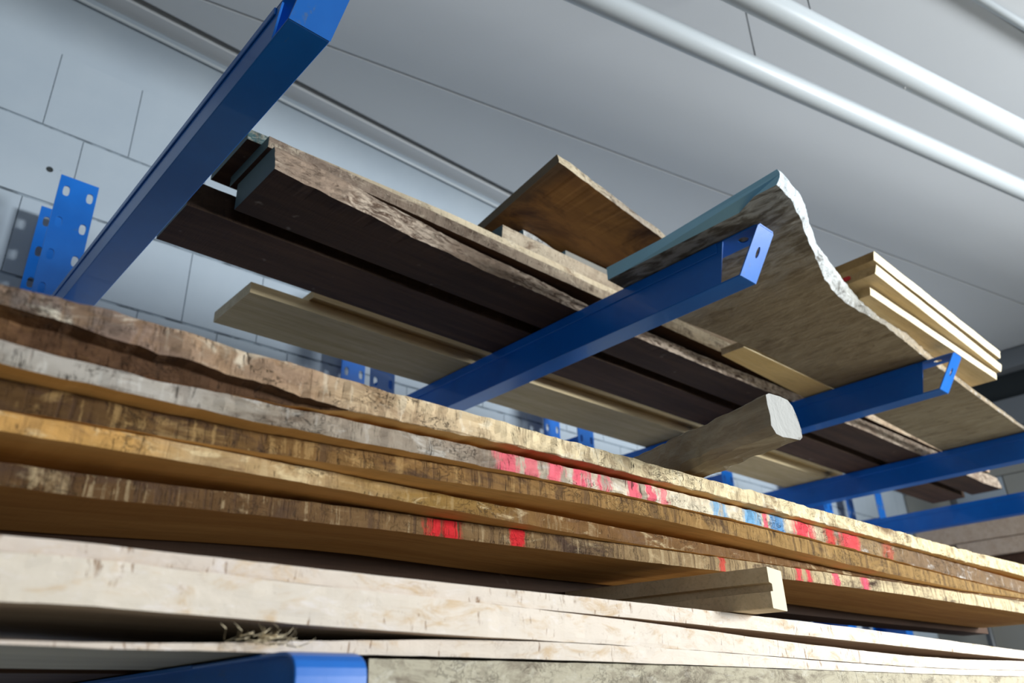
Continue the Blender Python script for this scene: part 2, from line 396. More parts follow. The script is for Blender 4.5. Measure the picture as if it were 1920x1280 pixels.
# ================================================================ RACK
UPX = [.301, 1.058, 1.8137, 2.590, 3.352, 3.895]
UPL = ['blue slotted rack upright whose perforated top shows at far left', 'second blue slotted upright from the left, seen below the pale boards',
       'third blue upright from the left, seen under the long pale board', 'fourth blue upright, seen behind the grey weathered timber block',
       'fifth blue upright, almost hidden behind the fourth arm', 'farthest blue upright, standing free against the wall at right']
for i, xr in enumerate(UPX):
    xl = xr-.0725; top = 1.024
    e = empty('rack_upright', V((xl+xr)/2, 1.65, -1.2), label=UPL[i], category='rack upright', group='uprights along the wall')
    for y, nm, cols in ((1.572, 'front_flange', (.244, .2885)), (1.7165, 'rear_flange', (.244, .2885))):
        holes = [ell(xl+c-.2285, .990-.0752*k, .0063, .0122, 14, 2.8) for k in range(9) for c in cols]
        vv, ff = sheet([(xl, -1.2), (xr, -1.2), (xr, top), (xl, top)], holes, lambda a, b, c, y=y: V(a, y+c, b), .003)
        mesh_obj(nm, vv, ff, BLUE, e)
    box('side_web', xr-.003, xr-.0002, 1.5752, 1.7164, -1.2, .80, BLUE, e)
    for z in (.60, .25, -.1, -.45, -.8, -1.15): box('spacer_bracket', xl+.01, xr-.01, 1.575, 1.7165, z, z+.03, BLUE, e)
def arm(xr, zb, h, label, ytip=.533, ear=.046, yend=1.5715, wdt=.0445):
    xl = xr-wdt; zt = zb+h; th = .0022
    e = empty('cantilever_arm', V((xl+xr)/2, yend, zb), label=label, category='rack arm', group='blue cantilever arms')
    yw = ytip+.032
    # web on the left side with its slanting end
    vv, ff = sheet([(yw+.004, zb+.0012), (yend, zb+.0012), (yend, zt-.001), (yw-.012, zt-.001)], [], lambda a, b, c: V(xl+c, a, b), th); mesh_obj('web', vv, ff, BLUE, e)
    box('top_rib', xl-.0022, xl+.0002, yw, yend, zt-.019 if h > .05 else zt-.010, zt-.0005, BLUE, e, bevel=.0015)
    box('bottom_flange', xl, xr, ytip+.001, yend, zb, zb+th, BLUE, e, bevel=.0012)
    yt = ytip-ear
    o_ = [(xl, yt+.010), (xl+.004, yt+.001), (xr-.004, yt+.001), (xr, yt+.010), (xr, yend), (xl, yend)]
    vv, ff = sheet(o_, [ell((xl+xr)/2, ytip-.004, .0085, .0085)], lambda a, b, c: V(a, b, zt-c), th); mesh_obj('top_flange', vv, ff, BLUE, e)
    # slanted end plate: from the bottom flange tip up and out to the ear
    L = math.hypot(ear, h); uy, uz = -ear/L, h/L
    hs = [ell((xl+xr)/2, L*.52, .0042, .0095, 14)] if h > .05 else []
    vv, ff = sheet([(xl, 0), (xr, 0), (xr, L-.004), (xr-.004, L), (xl+.004, L), (xl, L-.004)], hs, lambda a, b, c: V(a, ytip+uy*b+c*uz, zb+uz*b-c*uy), th)
    mesh_obj('end_plate', vv, ff, BLUE, e)
    box('fixing_bracket', xl-.003, xr+.003, yend-.012, yend, zb-.03, zt+.02, BLUE, e, bevel=.001)
    return e
arm(.2695, .600, .0415, 'blue steel rack arm at far left, running up out of the top of the photo')
arm(1.0315, .600, .073, 'blue steel rack arm in the middle, end plate with a hole under the slab')
arm(1.796, .600, .071, 'blue steel rack arm right of the middle one, end bright blue beside the pale planks')
arm(2.560, .600, .073, 'blue steel rack arm fourth from left, leaving the photo at the right edge')
arm(3.345, .600, .073, 'farthest blue steel rack arm, low at the right edge below the fourth')
# lower level: the first arm shows its rounded tip at the bottom left
la = empty('cantilever_arm', V(.247, 1.57, 0), label='blue rack arm at the bottom left carrying the pale planks, rounded shiny tip', category='rack arm', group='blue cantilever arms')
xl, xr = .2245, .2705
vv = []; pts = []
for i in range(9):
    a = math.pi/2*i/8; pts.append((.418+.012*(1-math.sin(a)), .0245+.012*math.cos(a)-.0))
pts = [(1.56, .0350), (.56, .0350), (.440, .0352), (.4345, .0350), (.4295, .0342), (.4250, .0325), (.4215, .0297), (.4195, .0260), (.4188, .0215), (.4188, .010), (.4188, -.03), (.4205, -.034), (1.56, -.034)]
n = len(pts); q = [V(xl, a, b) for a, b in pts]+[V(xr, a, b) for a, b in pts]
def strip(name, pts, th, xl, xr, parent, bevel=.001):
    """bent strip following pts (y, z)"""
    inner = []
    for i, p in enumerate(pts):
        a = Vector(pts[max(i-1, 0)]); b = Vector(pts[min(i+1, len(pts)-1)]); d = (b-a).normalized(); inner.append((p[0]-d.y*th*-1, p[1]+d.x*th*-1))
    n = len(pts); v = [V(x, a, b) for x in (xl, xr) for a, b in pts+inner]; m = 2*n; f = []
    for i in range(n-1):
        f += [(i, i+1, m+i+1, m+i), (n+i+1, n+i, m+n+i, m+n+i+1), (i, n+i, n+i+1, i+1), (m+i, m+i+1, m+n+i+1, m+n+i)]
    f += [(0, m, m+n, n), (n-1, 2*n-1, m+2*n-1, m+n-1)]
    return fixn(mesh_obj(name, v, f, BLUE, parent, bevel=bevel))
strip('end_plate', pts[1:12], -.0022, xl, xr, la, .0025)
box('top_flange', xl, xr, .56, 1.5715, .0328, .0350, BLUE, la)
vv, ff = sheet([(.425, -.034), (1.5715, -.034), (1.5715, .0335), (.56, .0335), (.435, .0345), (.425, .030)], [], lambda a, b, c: V(xl+.0035+c, a, b), .0022); mesh_obj('web', vv, ff, BLUE, la)
box('bottom_flange', xl, xr, .4225, 1.5715, -.034, -.0318, BLUE, la)
for k, xr_ in enumerate((1.0315, 1.796)):
    arm(xr_, -.060, .0725, ['hidden blue rack arm under the lower stack, second from left', 'hidden blue rack arm under the lower stack, third from left'][k])
# ================================================================ LOWER STACK
EDGES = {
 'A': [(0.052,0.4600,0.1908,0.2194), (0.078,0.4600,0.1900,0.2210), (0.106,0.4600,0.1896,0.2216), (0.137,0.4600,0.1903,0.2213), (0.171,0.4600,0.1914,0.2205), (0.207,0.4600,0.1929,0.2197), (0.247,0.4600,0.1946,0.2193), (0.291,0.4600,0.1970,0.2186), (0.340,0.4600,0.1987,0.2184), (0.393,0.4600,0.2002,0.2186), (0.453,0.4600,0.2016,0.2186), (0.520,0.4600,0.2021,0.2184), (0.596,0.4600,0.2024,0.2181), (0.683,0.4600,0.2022,0.2175), (0.782,0.4600,0.2020,0.2177), (0.898,0.4600,0.2008,0.2173), (1.034,0.4600,0.1995,0.2168), (1.197,0.4600,0.1977,0.2163), (1.394,0.4600,0.1965,0.2155), (1.699,0.4600,0.1956,0.2182)],
 'B': [(0.059,0.4636,0.1768,0.1900), (0.085,0.4647,0.1766,0.1889), (0.114,0.4664,0.1767,0.1888), (0.145,0.4684,0.1772,0.1896), (0.179,0.4704,0.1777,0.1908), (0.216,0.4717,0.1780,0.1921), (0.256,0.4720,0.1788,0.1934), (0.300,0.4720,0.1796,0.1947), (0.349,0.4720,0.1809,0.1955), (0.403,0.4720,0.1820,0.1966), (0.463,0.4720,0.1831,0.1980), (0.531,0.4720,0.1839,0.1987), (0.608,0.4720,0.1843,0.1994), (0.695,0.4720,0.1845,0.1998), (0.796,0.4718,0.1845,0.2000), (0.911,0.4709,0.1824,0.1997), (1.046,0.4700,0.1801,0.1986), (1.210,0.4703,0.1761,0.1970), (1.411,0.4714,0.1722,0.1945), (1.713,0.4720,0.1685,0.1900)],
 'C': [(0.067,0.4853,0.1584,0.1756), (0.093,0.4853,0.1594,0.1760), (0.123,0.4867,0.1606,0.1760), (0.155,0.4886,0.1617,0.1763), (0.189,0.4894,0.1628,0.1769), (0.227,0.4893,0.1640,0.1771), (0.267,0.4880,0.1648,0.1780), (0.310,0.4858,0.1658,0.1790), (0.358,0.4834,0.1667,0.1802), (0.411,0.4814,0.1676,0.1813), (0.470,0.4795,0.1688,0.1822), (0.536,0.4779,0.1698,0.1831), (0.612,0.4770,0.1696,0.1835), (0.699,0.4770,0.1690,0.1836), (0.799,0.4767,0.1676,0.1834), (0.914,0.4760,0.1638,0.1815), (1.048,0.4753,0.1602,0.1791), (1.209,0.4749,0.1572,0.1752), (1.403,0.4747,0.1552,0.1714), (1.701,0.4747,0.1599,0.1676)],
 'D': [(0.070,0.4846,0.1464,0.1577), (0.097,0.4864,0.1473,0.1586), (0.126,0.4889,0.1483,0.1599), (0.159,0.4919,0.1492,0.1610), (0.194,0.4954,0.1504,0.1621), (0.233,0.4995,0.1514,0.1633), (0.277,0.5039,0.1525,0.1642), (0.325,0.5076,0.1533,0.1648), (0.377,0.5087,0.1529,0.1647), (0.432,0.5074,0.1517,0.1638), (0.493,0.5056,0.1503,0.1630), (0.562,0.5041,0.1493,0.1624), (0.640,0.5032,0.1490,0.1620), (0.730,0.5029,0.1500,0.1619), (0.833,0.5026,0.1514,0.1616), (0.952,0.5016,0.1528,0.1600), (1.086,0.4984,0.1541,0.1581), (1.238,0.4921,0.1539,0.1559), (1.417,0.4841,0.1525,0.1544), (1.704,0.4776,0.1559,0.1593)],
 'E': [(0.081,0.5151,0.1244,0.1379), (0.109,0.5166,0.1251,0.1385), (0.140,0.5190,0.1263,0.1397), (0.173,0.5220,0.1279,0.1415), (0.210,0.5256,0.1297,0.1437), (0.250,0.5296,0.1319,0.1459), (0.296,0.5337,0.1337,0.1483), (0.345,0.5365,0.1356,0.1503), (0.397,0.5352,0.1362,0.1510), (0.450,0.5290,0.1354,0.1503), (0.507,0.5211,0.1345,0.1494), (0.572,0.5143,0.1339,0.1484), (0.646,0.5093,0.1337,0.1483), (0.732,0.5060,0.1345,0.1491), (0.832,0.5039,0.1357,0.1505), (0.949,0.5018,0.1369,0.1518), (1.082,0.4979,0.1376,0.1528), (1.231,0.4899,0.1369,0.1528), (1.409,0.4816,0.1348,0.1519), (1.702,0.4784,0.1341,0.1550)],
 'F': [(0.080,0.4580,0.0793,0.0873), (0.104,0.4580,0.0796,0.0874), (0.130,0.4580,0.0794,0.0873), (0.158,0.4580,0.0787,0.0868), (0.188,0.4580,0.0779,0.0865), (0.221,0.4580,0.0768,0.0863), (0.257,0.4580,0.0758,0.0859), (0.297,0.4580,0.0750,0.0855), (0.341,0.4580,0.0741,0.0852), (0.389,0.4580,0.0732,0.0848), (0.443,0.4580,0.0723,0.0846), (0.504,0.4580,0.0715,0.0845), (0.573,0.4580,0.0708,0.0841), (0.651,0.4580,0.0696,0.0834), (0.741,0.4580,0.0682,0.0825), (0.845,0.4580,0.0664,0.0812), (0.968,0.4580,0.0641,0.0794), (1.113,0.4580,0.0615,0.0766), (1.289,0.4580,0.0581,0.0727), (1.555,0.4580,0.0541,0.0669)],
 'G': [(0.081,0.4529,0.0555,0.0783), (0.104,0.4524,0.0557,0.0788), (0.129,0.4526,0.0554,0.0785), (0.157,0.4532,0.0546,0.0778), (0.187,0.4536,0.0538,0.0770), (0.220,0.4535,0.0528,0.0759), (0.255,0.4529,0.0517,0.0750), (0.294,0.4523,0.0508,0.0742), (0.336,0.4521,0.0501,0.0733), (0.385,0.4530,0.0495,0.0724), (0.440,0.4556,0.0493,0.0716), (0.504,0.4591,0.0490,0.0705), (0.575,0.4614,0.0484,0.0689), (0.653,0.4620,0.0474,0.0660), (0.742,0.4620,0.0457,0.0625), (0.844,0.4620,0.0436,0.0589), (0.965,0.4620,0.0411,0.0552), (1.109,0.4620,0.0386,0.0516), (1.284,0.4620,0.0371,0.0497), (1.554,0.4620,0.0376,0.0514)],
 'I': [(0.092,0.4648,0.0373,0.0393), (0.115,0.4646,0.0370,0.0393), (0.140,0.4647,0.0367,0.0395), (0.168,0.4652,0.0365,0.0401), (0.197,0.4655,0.0365,0.0411), (0.229,0.4654,0.0366,0.0425), (0.265,0.4649,0.0366,0.0441), (0.303,0.4644,0.0366,0.0457), (0.346,0.4644,0.0367,0.0472), (0.393,0.4628,0.0365,0.0483), (0.442,0.4586,0.0361,0.0485), (0.498,0.4556,0.0355,0.0482), (0.564,0.4555,0.0348,0.0477), (0.642,0.4567,0.0343,0.0467), (0.732,0.4587,0.0337,0.0450), (0.836,0.4607,0.0328,0.0428), (0.957,0.4615,0.0318,0.0403), (1.098,0.4606,0.0305,0.0378), (1.267,0.4594,0.0292,0.0364), (1.533,0.4594,0.0281,0.0366)],
}

R1, R2, R3 = (222, 52, 72), (232, 84, 108), (205, 30, 40)
BL1 = (70, 150, 200)
def from_edges(k): 
    tb = EDGES[k]
    return lambda x: (interp(tb, x, 1), interp(tb, x, 1), interp(tb, x, 2), interp(tb, x, 3))
def ox_(x0, x1): return (x0+x1)/2*S
XA, XB = -.62, 1.95
EX = ox_(XA, XB)
def wane(x):
    b = .56 if x < .08 else (.56-.30*(x-.08)/.13 if x < .21 else max(0, .26-(x-.21)*4.0))
    return max(0, b+(nz(x, 0, 3, 30)*.10+nz(x, 0, 3, 90)*.05)*(1 if b > .03 else 0))
UNDA = sawn('ochre_sawn_red_daub', (212, 162, 92), (230, 184, 116), 1, 0, .7, 12, .2, 3, redx=(.40*S-EX, .46*S-EX, .58*S-EX, .66*S-EX))
mA2 = edge('bare_dark_wane', [(.0, (120, 88, 54)), (.04, (84, 58, 38)), (1, (78, 54, 34))], 0, 2.0, (48, 34, 24), (130, 96, 60), 9, .2, .4, ox=EX, seed=15)
mA = edge('waney_edge_top_plank', [(.0, (104, 92, 84)), (.05, (126, 104, 90)), (.10, (158, 130, 104)), (.17, (206, 180, 144)), (.30, (224, 204, 164)), (1, (224, 204, 158))], 0, 2.0, (118, 90, 62), (238, 228, 204), 9, .45, .9, ox=EX, seed=1, tickscale=(40, 40, 9))
plank('waney_plank', XA, XB, from_edges('A'), lambda x: .70, [mA, UNDA, ORANGE, mA2], .0022, (0, 1.5), .006, nf=12, seed=1, under=wane, chunk=.006,
      label='topmost waney plank of the lower stack, cream splintered edge, bark missing at left', category='plank')
mB = edge('grey_edge_paint_marks', [(.0, (150, 142, 130)), (.07, (168, 160, 150)), (.12, (150, 138, 122)), (.20, (158, 142, 124)), (.30, (222, 208, 182)), (.45, (216, 200, 168)), (.52, (150, 122, 84)), (.62, (122, 96, 68)), (1, (120, 96, 68))], 0, 2.0,
          (104, 88, 74), (226, 222, 214), 8, .35, .8, ox=EX, seed=2, tickscale=(40, 40, 9),
          mk=('B', .46), marks=[(.42, .03, R2, .8, .0225, .018), (.449, .018, R2, .7), (.478, .022, R2, .85), (.512, .026, R2, .9), (.540, .018, R2, .85), (.583, .020, R2, .9), (.606, .016, R2, .9), (.628, .016, R2, .7),
                 (.722, .03, BL1, .75), (.785, .035, BL1, .85), (.812, .010, R2, .9), (.838, .034, (60, 130, 185), .9), (.895, .05, R1, .95), (.960, .026, R3, .8), (1.01, .055, R1, .8), (1.12, .03, R3, .4)])
plank('waney_plank', XA, XB, from_edges('B'), lambda x: .71, [mB, ORANGE2, ORANGE], .0018, (0, 1.5), .007, nf=7, seed=2, chunk=.003,
      label='second plank from the top, grey edge daubed with red and blue paint', category='plank')
mC = edge('brown_edge', [(.0, (68, 46, 24)), (.07, (92, 66, 34)), (.2, (134, 98, 54)), (.4, (150, 116, 66)), (1, (140, 110, 64))], 0, 2.0, (66, 46, 34), (196, 160, 104), 8, .55, .7, ox=EX, seed=3, tickscale=(90, 90, 7), lightamt=.35)
plank('waney_plank', XA, XB, from_edges('C'), lambda x: .70, [mC, ORANGE2, ORANGE], .0012, (0, 1.5), .009, seed=3,
      label='third plank down in the lower stack, mid brown edge with dark streaks', category='plank')
mD = edge('mottled_yellow_edge', [(.0, (186, 140, 78)), (.06, (190, 146, 84)), (.11, (176, 148, 108)), (.17, (140, 108, 54)), (.28, (116, 82, 44)), (1, (104, 74, 42))], 0, 2.0, (112, 84, 60), (222, 200, 156), 13, .25, .7, ox=EX, seed=4, lightamt=.6)
plank('waney_plank', XA, XB, from_edges('D'), lambda x: .68, [mD, ORANGE2, ORANGE], .0013, (0, 1.5), .009, seed=4,
      label='fourth plank down, mottled yellow edge at the left thinning to the right', category='plank')
mE = edge('ticked_edge_red_marks', [(.0, (84, 58, 30)), (.12, (92, 66, 38)), (.22, (120, 92, 58)), (.4, (150, 126, 90)), (.55, (206, 186, 146)), (1, (214, 196, 160))], 0, 2.0, (74, 54, 40), (200, 178, 138), 9, .6, .5, ox=EX, seed=5, tickscale=(110, 110, 5), lightamt=.35,
          mk=('E', .5), marks=[(.386, .034, R3, .95), (.464, .017, R3, .95), (.776, .012, R3, .7), (.940, .015, R1, .9), (.966, .014, R1, .9), (1.036, .018, R2, .95), (1.120, .022, R2, .95)])
OCHRE = sawn('ochre_shaded_sawn', (176, 134, 74), (200, 160, 98), 1, 0, .7, 12, .2, 11)  # darker ochre copy; the shade under this plank is put into its colour
def backE(x): return .642
plank('waney_plank', XA, XB, from_edges('E'), backE, [mE, OCHRE, ORANGE], .0011, (0, 1.5), .009, seed=5, nb=8,
      label='lowest brown plank, resting on the pale spacer block, red daubs on its ticked edge', category='plank')
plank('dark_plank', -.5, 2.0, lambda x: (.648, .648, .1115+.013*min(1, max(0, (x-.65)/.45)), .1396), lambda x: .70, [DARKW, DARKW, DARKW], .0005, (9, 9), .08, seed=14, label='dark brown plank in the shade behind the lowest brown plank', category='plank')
# beech
def beech(nm, seed, dark=(168, 132, 96)):
    return edge(nm, [(.0, (214, 202, 184) if seed == 7 else (206, 190, 176)), (.2, (222, 208, 192)), (.5, (232, 218, 202)), (1, (234, 220, 202))], 0, 2.0, (206, 180, 148), (232, 222, 216), 22, .06, .8, ox=EX, seed=seed, lightamt=.5, bump=.4, fine=.55, gate=(.54, .60), crackcol=(128, 88, 50), iso=.15)
for k, lb, sd, bk in (('F', 'pinkish beech plank on top of the pale stack, right under the spacer block', 6, .66), ('G', 'thick cream beech plank, second in the pale stack, widest edge at left', 7, .67), ('I', 'thin beech plank at the bottom of the pale stack, splinters above the blue tip', 8, .64)):
    lastp = plank('beech_plank', XA, XB, from_edges(k), lambda x, bk=bk: bk, [beech('beech_edge_'+k, sd), BEECHU if k != 'I' else BEECHD, BEECHU], .0006, (0, 1.5), .012, seed=sd, label=lb, category='plank')
# splinters on the thin beech plank
random.seed(11); vs = []; fs = []
for i in range(46):
    x = .224+random.gauss(0, .010) if i < 36 else random.uniform(.19, .24); L = random.uniform(.004, .012) if i < 36 else random.uniform(.004, .010)
    a = random.uniform(-.7, .25) if i < 32 else random.uniform(.7, 1.9); z = .0405+random.uniform(-.001, .0045) if i < 36 else .0425; y = .4585+random.uniform(-.006, .001); r = random.uniform(.00025, .00055)
    p = [V(x, y, z), V(x+L*.5*math.cos(a), y-.004, z+L*.5*math.sin(a)+.001), V(x+L*math.cos(a+.3), y-.007*random.random(), z+L*math.sin(a+.3))]
    b = len(vs)
    for q, rr in zip(p, (r, r*.8, r*.15)):
        for c in range(3): vs.append(q+Vector((0, math.cos(c*2.1)*rr*S, math.sin(c*2.1)*rr*S)))
    for s_ in range(2):
        for c in range(3): fs.append((b+s_*3+c, b+s_*3+(c+1) % 3, b+s_*3+3+(c+1) % 3, b+s_*3+3+c))
SPL = plain('splinter_wood', (238, 218, 180), .8)
mesh_obj('splinters', vs, fs, SPL, lastp, kind='stuff')
mJ = edge('weathered_plank_edge', [(.0, (176, 168, 148)), (.5, (186, 176, 152)), (1, (190, 176, 150))], 0, 2.0, (120, 108, 92), (208, 202, 186), 14, .35, .5, ox=ox_(.298, 1.9), seed=12, tickscale=(30, 30, 60), bump=.7)
DGREY = plain('dark_end_grain', (58, 50, 48), .85, 0, .3, 12)
plank('weathered_plank', .298, 1.9, lambda x: (.4605, .4605, .0148, min(.0342, interp(EDGES['I'], x, 2)-.0006)), lambda x: .62, [mJ, DARKW2, DGREY], .0006, (.298, 1.4), .012, seed=12,
      label='weathered grey plank at the bottom edge with a dark sawn end', category='plank')
plank('dark_board_or_backing', -.6, 2.0, lambda x: (.685, .685, .0362, .060), lambda x: 1.30, [DARKW, DARKW, DARKW], .0005, (9, 9), .08, seed=16, label='dark backing added under the pale stack to blacken the bottom left corner', category='board')  # added backing, keeps the open gap below the stack dark
# spacer block between beech and brown planks (two-step profile with a groove)
SPW = sawn('spacer_side', (206, 182, 144), (222, 200, 164), 1, 0, .75, 12, .3, 8)
SPE = plain('spacer_end', (222, 210, 180), .8, 0, .1, 20, .3)
def beam(name, p0, d, length, prof, mats, bevel=.0, seed=0, rough=0, nseg=24, **props):
    """bar with a cross-section prof [(u, z)] swept from p0 along d; mats = [sides, end]"""
    side = Vector((d.y, -d.x)); v = []; f = []; idx = []; n = len(prof)
    for i in range(nseg+1):
        t = length*i/nseg
        for j, (u, z) in enumerate(prof):
            du = rough*nz(t*3, j*1.7, seed, 18)+rough*.6*nz(t*3, j*1.7, seed+4, 50); dz = rough*nz(t*3, j*2.3, seed+9, 18)
            if i == 0: du *= .6; dz *= .6
            v.append(V(p0[0]+d.x*t+side.x*(u+du), p0[1]+d.y*t+side.y*(u+du), p0[2]+z+dz))
    for i in range(nseg):
        for j in range(n): f.append((i*n+j, i*n+(j+1) % n, (i+1)*n+(j+1) % n, (i+1)*n+j)); idx.append(0)
    f.append(tuple(range(n))); idx.append(1); f.append(tuple(range(nseg*n, nseg*n+n))); idx.append(1)
    o = fixn(mesh_obj(name, v, f, mats, idx=idx, origin=V(p0[0]+d.x*length/2, p0[1]+d.y*length/2, p0[2]), **props))
    if bevel:
        b = o.modifiers.new('bevel', 'BEVEL'); b.width = bevel; b.segments = 2; b.limit_method = 'ANGLE'
    return o
dl = Vector((-.2026, .9793)); 
beam('spacer_block', (.725, .418, .0838), dl, .235, [(0, .001), (.001, 0), (.041, 0), (.042, .001), (.042, .0385), (.041, .0392), (.0005, .0392), (0, .0385), (0, .0245), (.0075, .0235), (.0075, .0165), (0, .0155)],
     [SPW, SPE], seed=3, rough=.0003, label='pale grooved spacer block sticking out between the beech and brown planks', category='spacer block')
# weathered timber lying across the top of the stack
du_ = Vector((.2636, .9646))
def weathered():
    t = NT('weathered_timber')
    a = t.noise(4, t.mapc((7, 1.2, 9), (0, 0, 0), (0, 0, -.27)), 6, .7, .5); b = t.noise(9, None, 5, .7, .4)
    c = t.mix(t.step(a, .35, .68), lin((140, 128, 108)), lin((176, 166, 144)))
    c = t.mix(t.math('MULTIPLY', t.step(b, .52, .66), .7), c, lin((88, 74, 56)))
    n = t.bump(a, .6, .004); n = t.bump(t.noise(120, None, 3, .7), .35, .002, n)
    return t.out(c, .88, 0, n, .2)
def weathered_end():
    t = NT('weathered_end_grain'); a = t.noise(30, t.mapc((1, 1, .6)), 5, .7, .6)
    c = t.mix(t.step(a, .52, .64), lin((206, 204, 198)), lin((126, 118, 106)))
    return t.out(c, .88, 0, t.bump(a, .6, .003), .2)
beam('weathered_timber', (.646, .3445, .2222), du_, .52, [(.0, .010), (.004, .003), (.012, 0), (.022, .0006), (.033, .0), (.0372, .0025), (.0382, .010), (.0358, .022), (.0315, .033), (.0275, .0388), (.018, .0408), (.004, .0412), (.0006, .0395), (0, .030), (.0006, .02)],
     [weathered(), weathered_end()], seed=6, rough=.0026, nseg=70, label='grey weathered square timber lying across the top plank, end sticking out', category='timber')
# ================================================================ UPPER SHELF
Z0 = .6745
def tabf(*tb):
    return lambda x: tuple(interp(tb, x, k) for k in (1, 2, 3, 4))
OU = lambda x0, x1: (x0+x1)/2*S
# long pale boards at the back
plank('pale_board', .490, 2.62, lambda x: (1.183, 1.183, Z0, .6955), lambda x: 1.333, [PALE2, PALE, PALE2], .0003, (9, 9), .08, seed=21, label='wide pale board lowest at the back of the upper shelf, light cut end at left', category='board')
plank('pale_board', .603, 2.62, lambda x: (1.168, 1.168, .6968, .7125), lambda x: 1.258, [PALE2, PALE, PALE2], .0004, (9, 9), .08, seed=22, label='narrow pale board lying on the front edge of the wide pale board', category='board')
plank('brown_board', .540, 2.5, lambda x: (1.265, 1.265, .6968, .716), lambda x: 1.36, [DARKW2, DARKW2, PALE], .0004, (9, 9), .08, seed=23, label='short brown board end with a pale cut face behind the narrow pale board', category='board')
# dark boards
mU3 = edge('dark_board_edge', [(0, (52, 38, 28)), (1, (60, 44, 32))], 0, 3.3, (36, 26, 20), (84, 66, 52), 6, .3, .4, ox=OU(.305, 3.22), seed=31)
plank('dark_board_or_backing', .305, 3.22, lambda x: (.998, .998, Z0, .7195), lambda x: 1.115, [mU3, DARKW2, TEAL], .001, (.3, 1.6), .02, seed=31, label='thick dark brown board with teal end, behind the bark-edged one', category='board')
U4 = ((.362, .843, .852, Z0, .719), (.40, .846, .854, Z0, .720), (.48, .849, .857, Z0, .7205), (.53, .853, .866, Z0, .720), (.60, .862, .868, Z0, .7175), (.68, .862, .872, Z0, .714), (.76, .869, .874, Z0, .711), (.87, .866, .874, Z0, .709), (1.03, .873, .874, Z0, .700), (1.2, .875, .875, Z0, .699), (1.4, .875, .876, Z0, .699), (2.15, .864, .866, Z0, .709), (2.7, .866, .868, Z0, .716), (3.05, .872, .872, Z0, .718), (3.2, .862, .87, Z0, .716))
def barkedge():
    t = NT('rough_bark_edge')
    g = t.noise(38, t.mapc((.7, 1, 2.2)), 5, .75, .9); p = t.noise(4.5, t.mapc((1, 1, 1), (2, 0, 0)), 4, .6)
    c = t.mix(t.step(g, .40, .64), lin((196, 178, 158)), lin((92, 72, 58)))
    c = t.mix(t.step(p, .50, .62), c, t.mix(t.step(g, .5, .7), lin((150, 130, 112)), lin((74, 56, 44))))
    n = t.bump(g, 1.0, .006); n = t.bump(t.noise(200, None, 3, .7), .4, .002, n)
    return t.out(c, .85, 0, n, .25)
plank('dark_timber', .362, 3.2, tabf(*U4), lambda x: .967, [barkedge(), DARKW, TEAL], .0022, (.3, 1.6), .008, nf=8, seed=32, label='thick dark timber with rough grey-brown bark edge and teal end', category='board')
mU5 = edge('grey_brown_edge', [(0, (120, 104, 92)), (.2, (150, 134, 116)), (.35, (196, 178, 150)), (1, (170, 140, 116))], .3, 3.3, (84, 66, 54), (206, 192, 168), 8, .3, .6, ox=OU(.357, 3.12), seed=33)
plank('thin_board', .357, 3.12, lambda x: (.8625+.004*min(1, max(0, (x-.36)/.3)), .8625, .7218 if x > .55 else .7218, .7405), lambda x: .985, [mU5, DARKW2, TEAL], .001, (.3, 1.6), .012, seed=33, label='thin grey-brown board lying on the bark-edged dark timber', category='board')
mU7 = edge('pale_worn_edge', [(0, (58, 86, 90)), (.06, (62, 88, 92)), (.10, (150, 134, 112)), (.3, (214, 198, 168)), (1, (200, 180, 150))], .3, 1.6, (140, 118, 96), (232, 220, 196), 8, .2, .5, ox=OU(.337, 1.7), seed=34)
plank('worn_board', .337, 1.7, lambda x: (.889-.018*min(1, max(0, (x-.337)/.35)), .889-.018*min(1, max(0, (x-.337)/.35)), .7415, .7600), lambda x: 1.012, [mU7, DARKW2, TEAL], .0007, (.3, 1.5), .02, seed=34,
      label='worn board whose teal end projects farthest left above the dark timber', category='board')
plank('short_board', .803, 1.55, lambda x: (.873, .870, .7612, .7865), lambda x: .955, [edge('short_board_edge', [(0, (186, 172, 150)), (1, (150, 128, 104))], .8, 1.5, (110, 90, 72), (210, 198, 176), 9, .2, .5, ox=OU(.803, 1.55), seed=35), DARKW2, TEAL], .0006, (.8, 1.2), .012, seed=35,
      label='short grey board on top of the worn board, dark teal end', category='board')
# two small offcuts between the short board and the big brown panel
BARK = edge('curled_bark', [(0, (190, 190, 186)), (1, (150, 146, 140))], .86, .97, (90, 86, 82), (214, 220, 222), 20, .3, .6, ox=OU(.864, .966), seed=36)
plank('bark_offcut', .864, .966, lambda x: (.878+.006*math.sin((x-.864)*40), .882, .7870, .8078-.0155*min(1, max(0, (x-.885)/.08))**1.3), lambda x: .955, [BARK, DARKW2, SKYP], .0012, (.8, 1.1), .005, seed=36, label='small curled offcut with light blue end on the short grey board', category='offcut')
plank('grey_offcut', .972, 1.45, lambda x: (.879, .877, .7870, .8035+.003*min(1, (x-.97)/.2)), lambda x: .955, [plain('grey_old_wood', (132, 130, 122), .8, 0, .2), DARKW2, SKYP], .0006, (.9, 1.2), .02, seed=37, label='thin grey offcut behind the curled one, under the wide brown board', category='offcut')
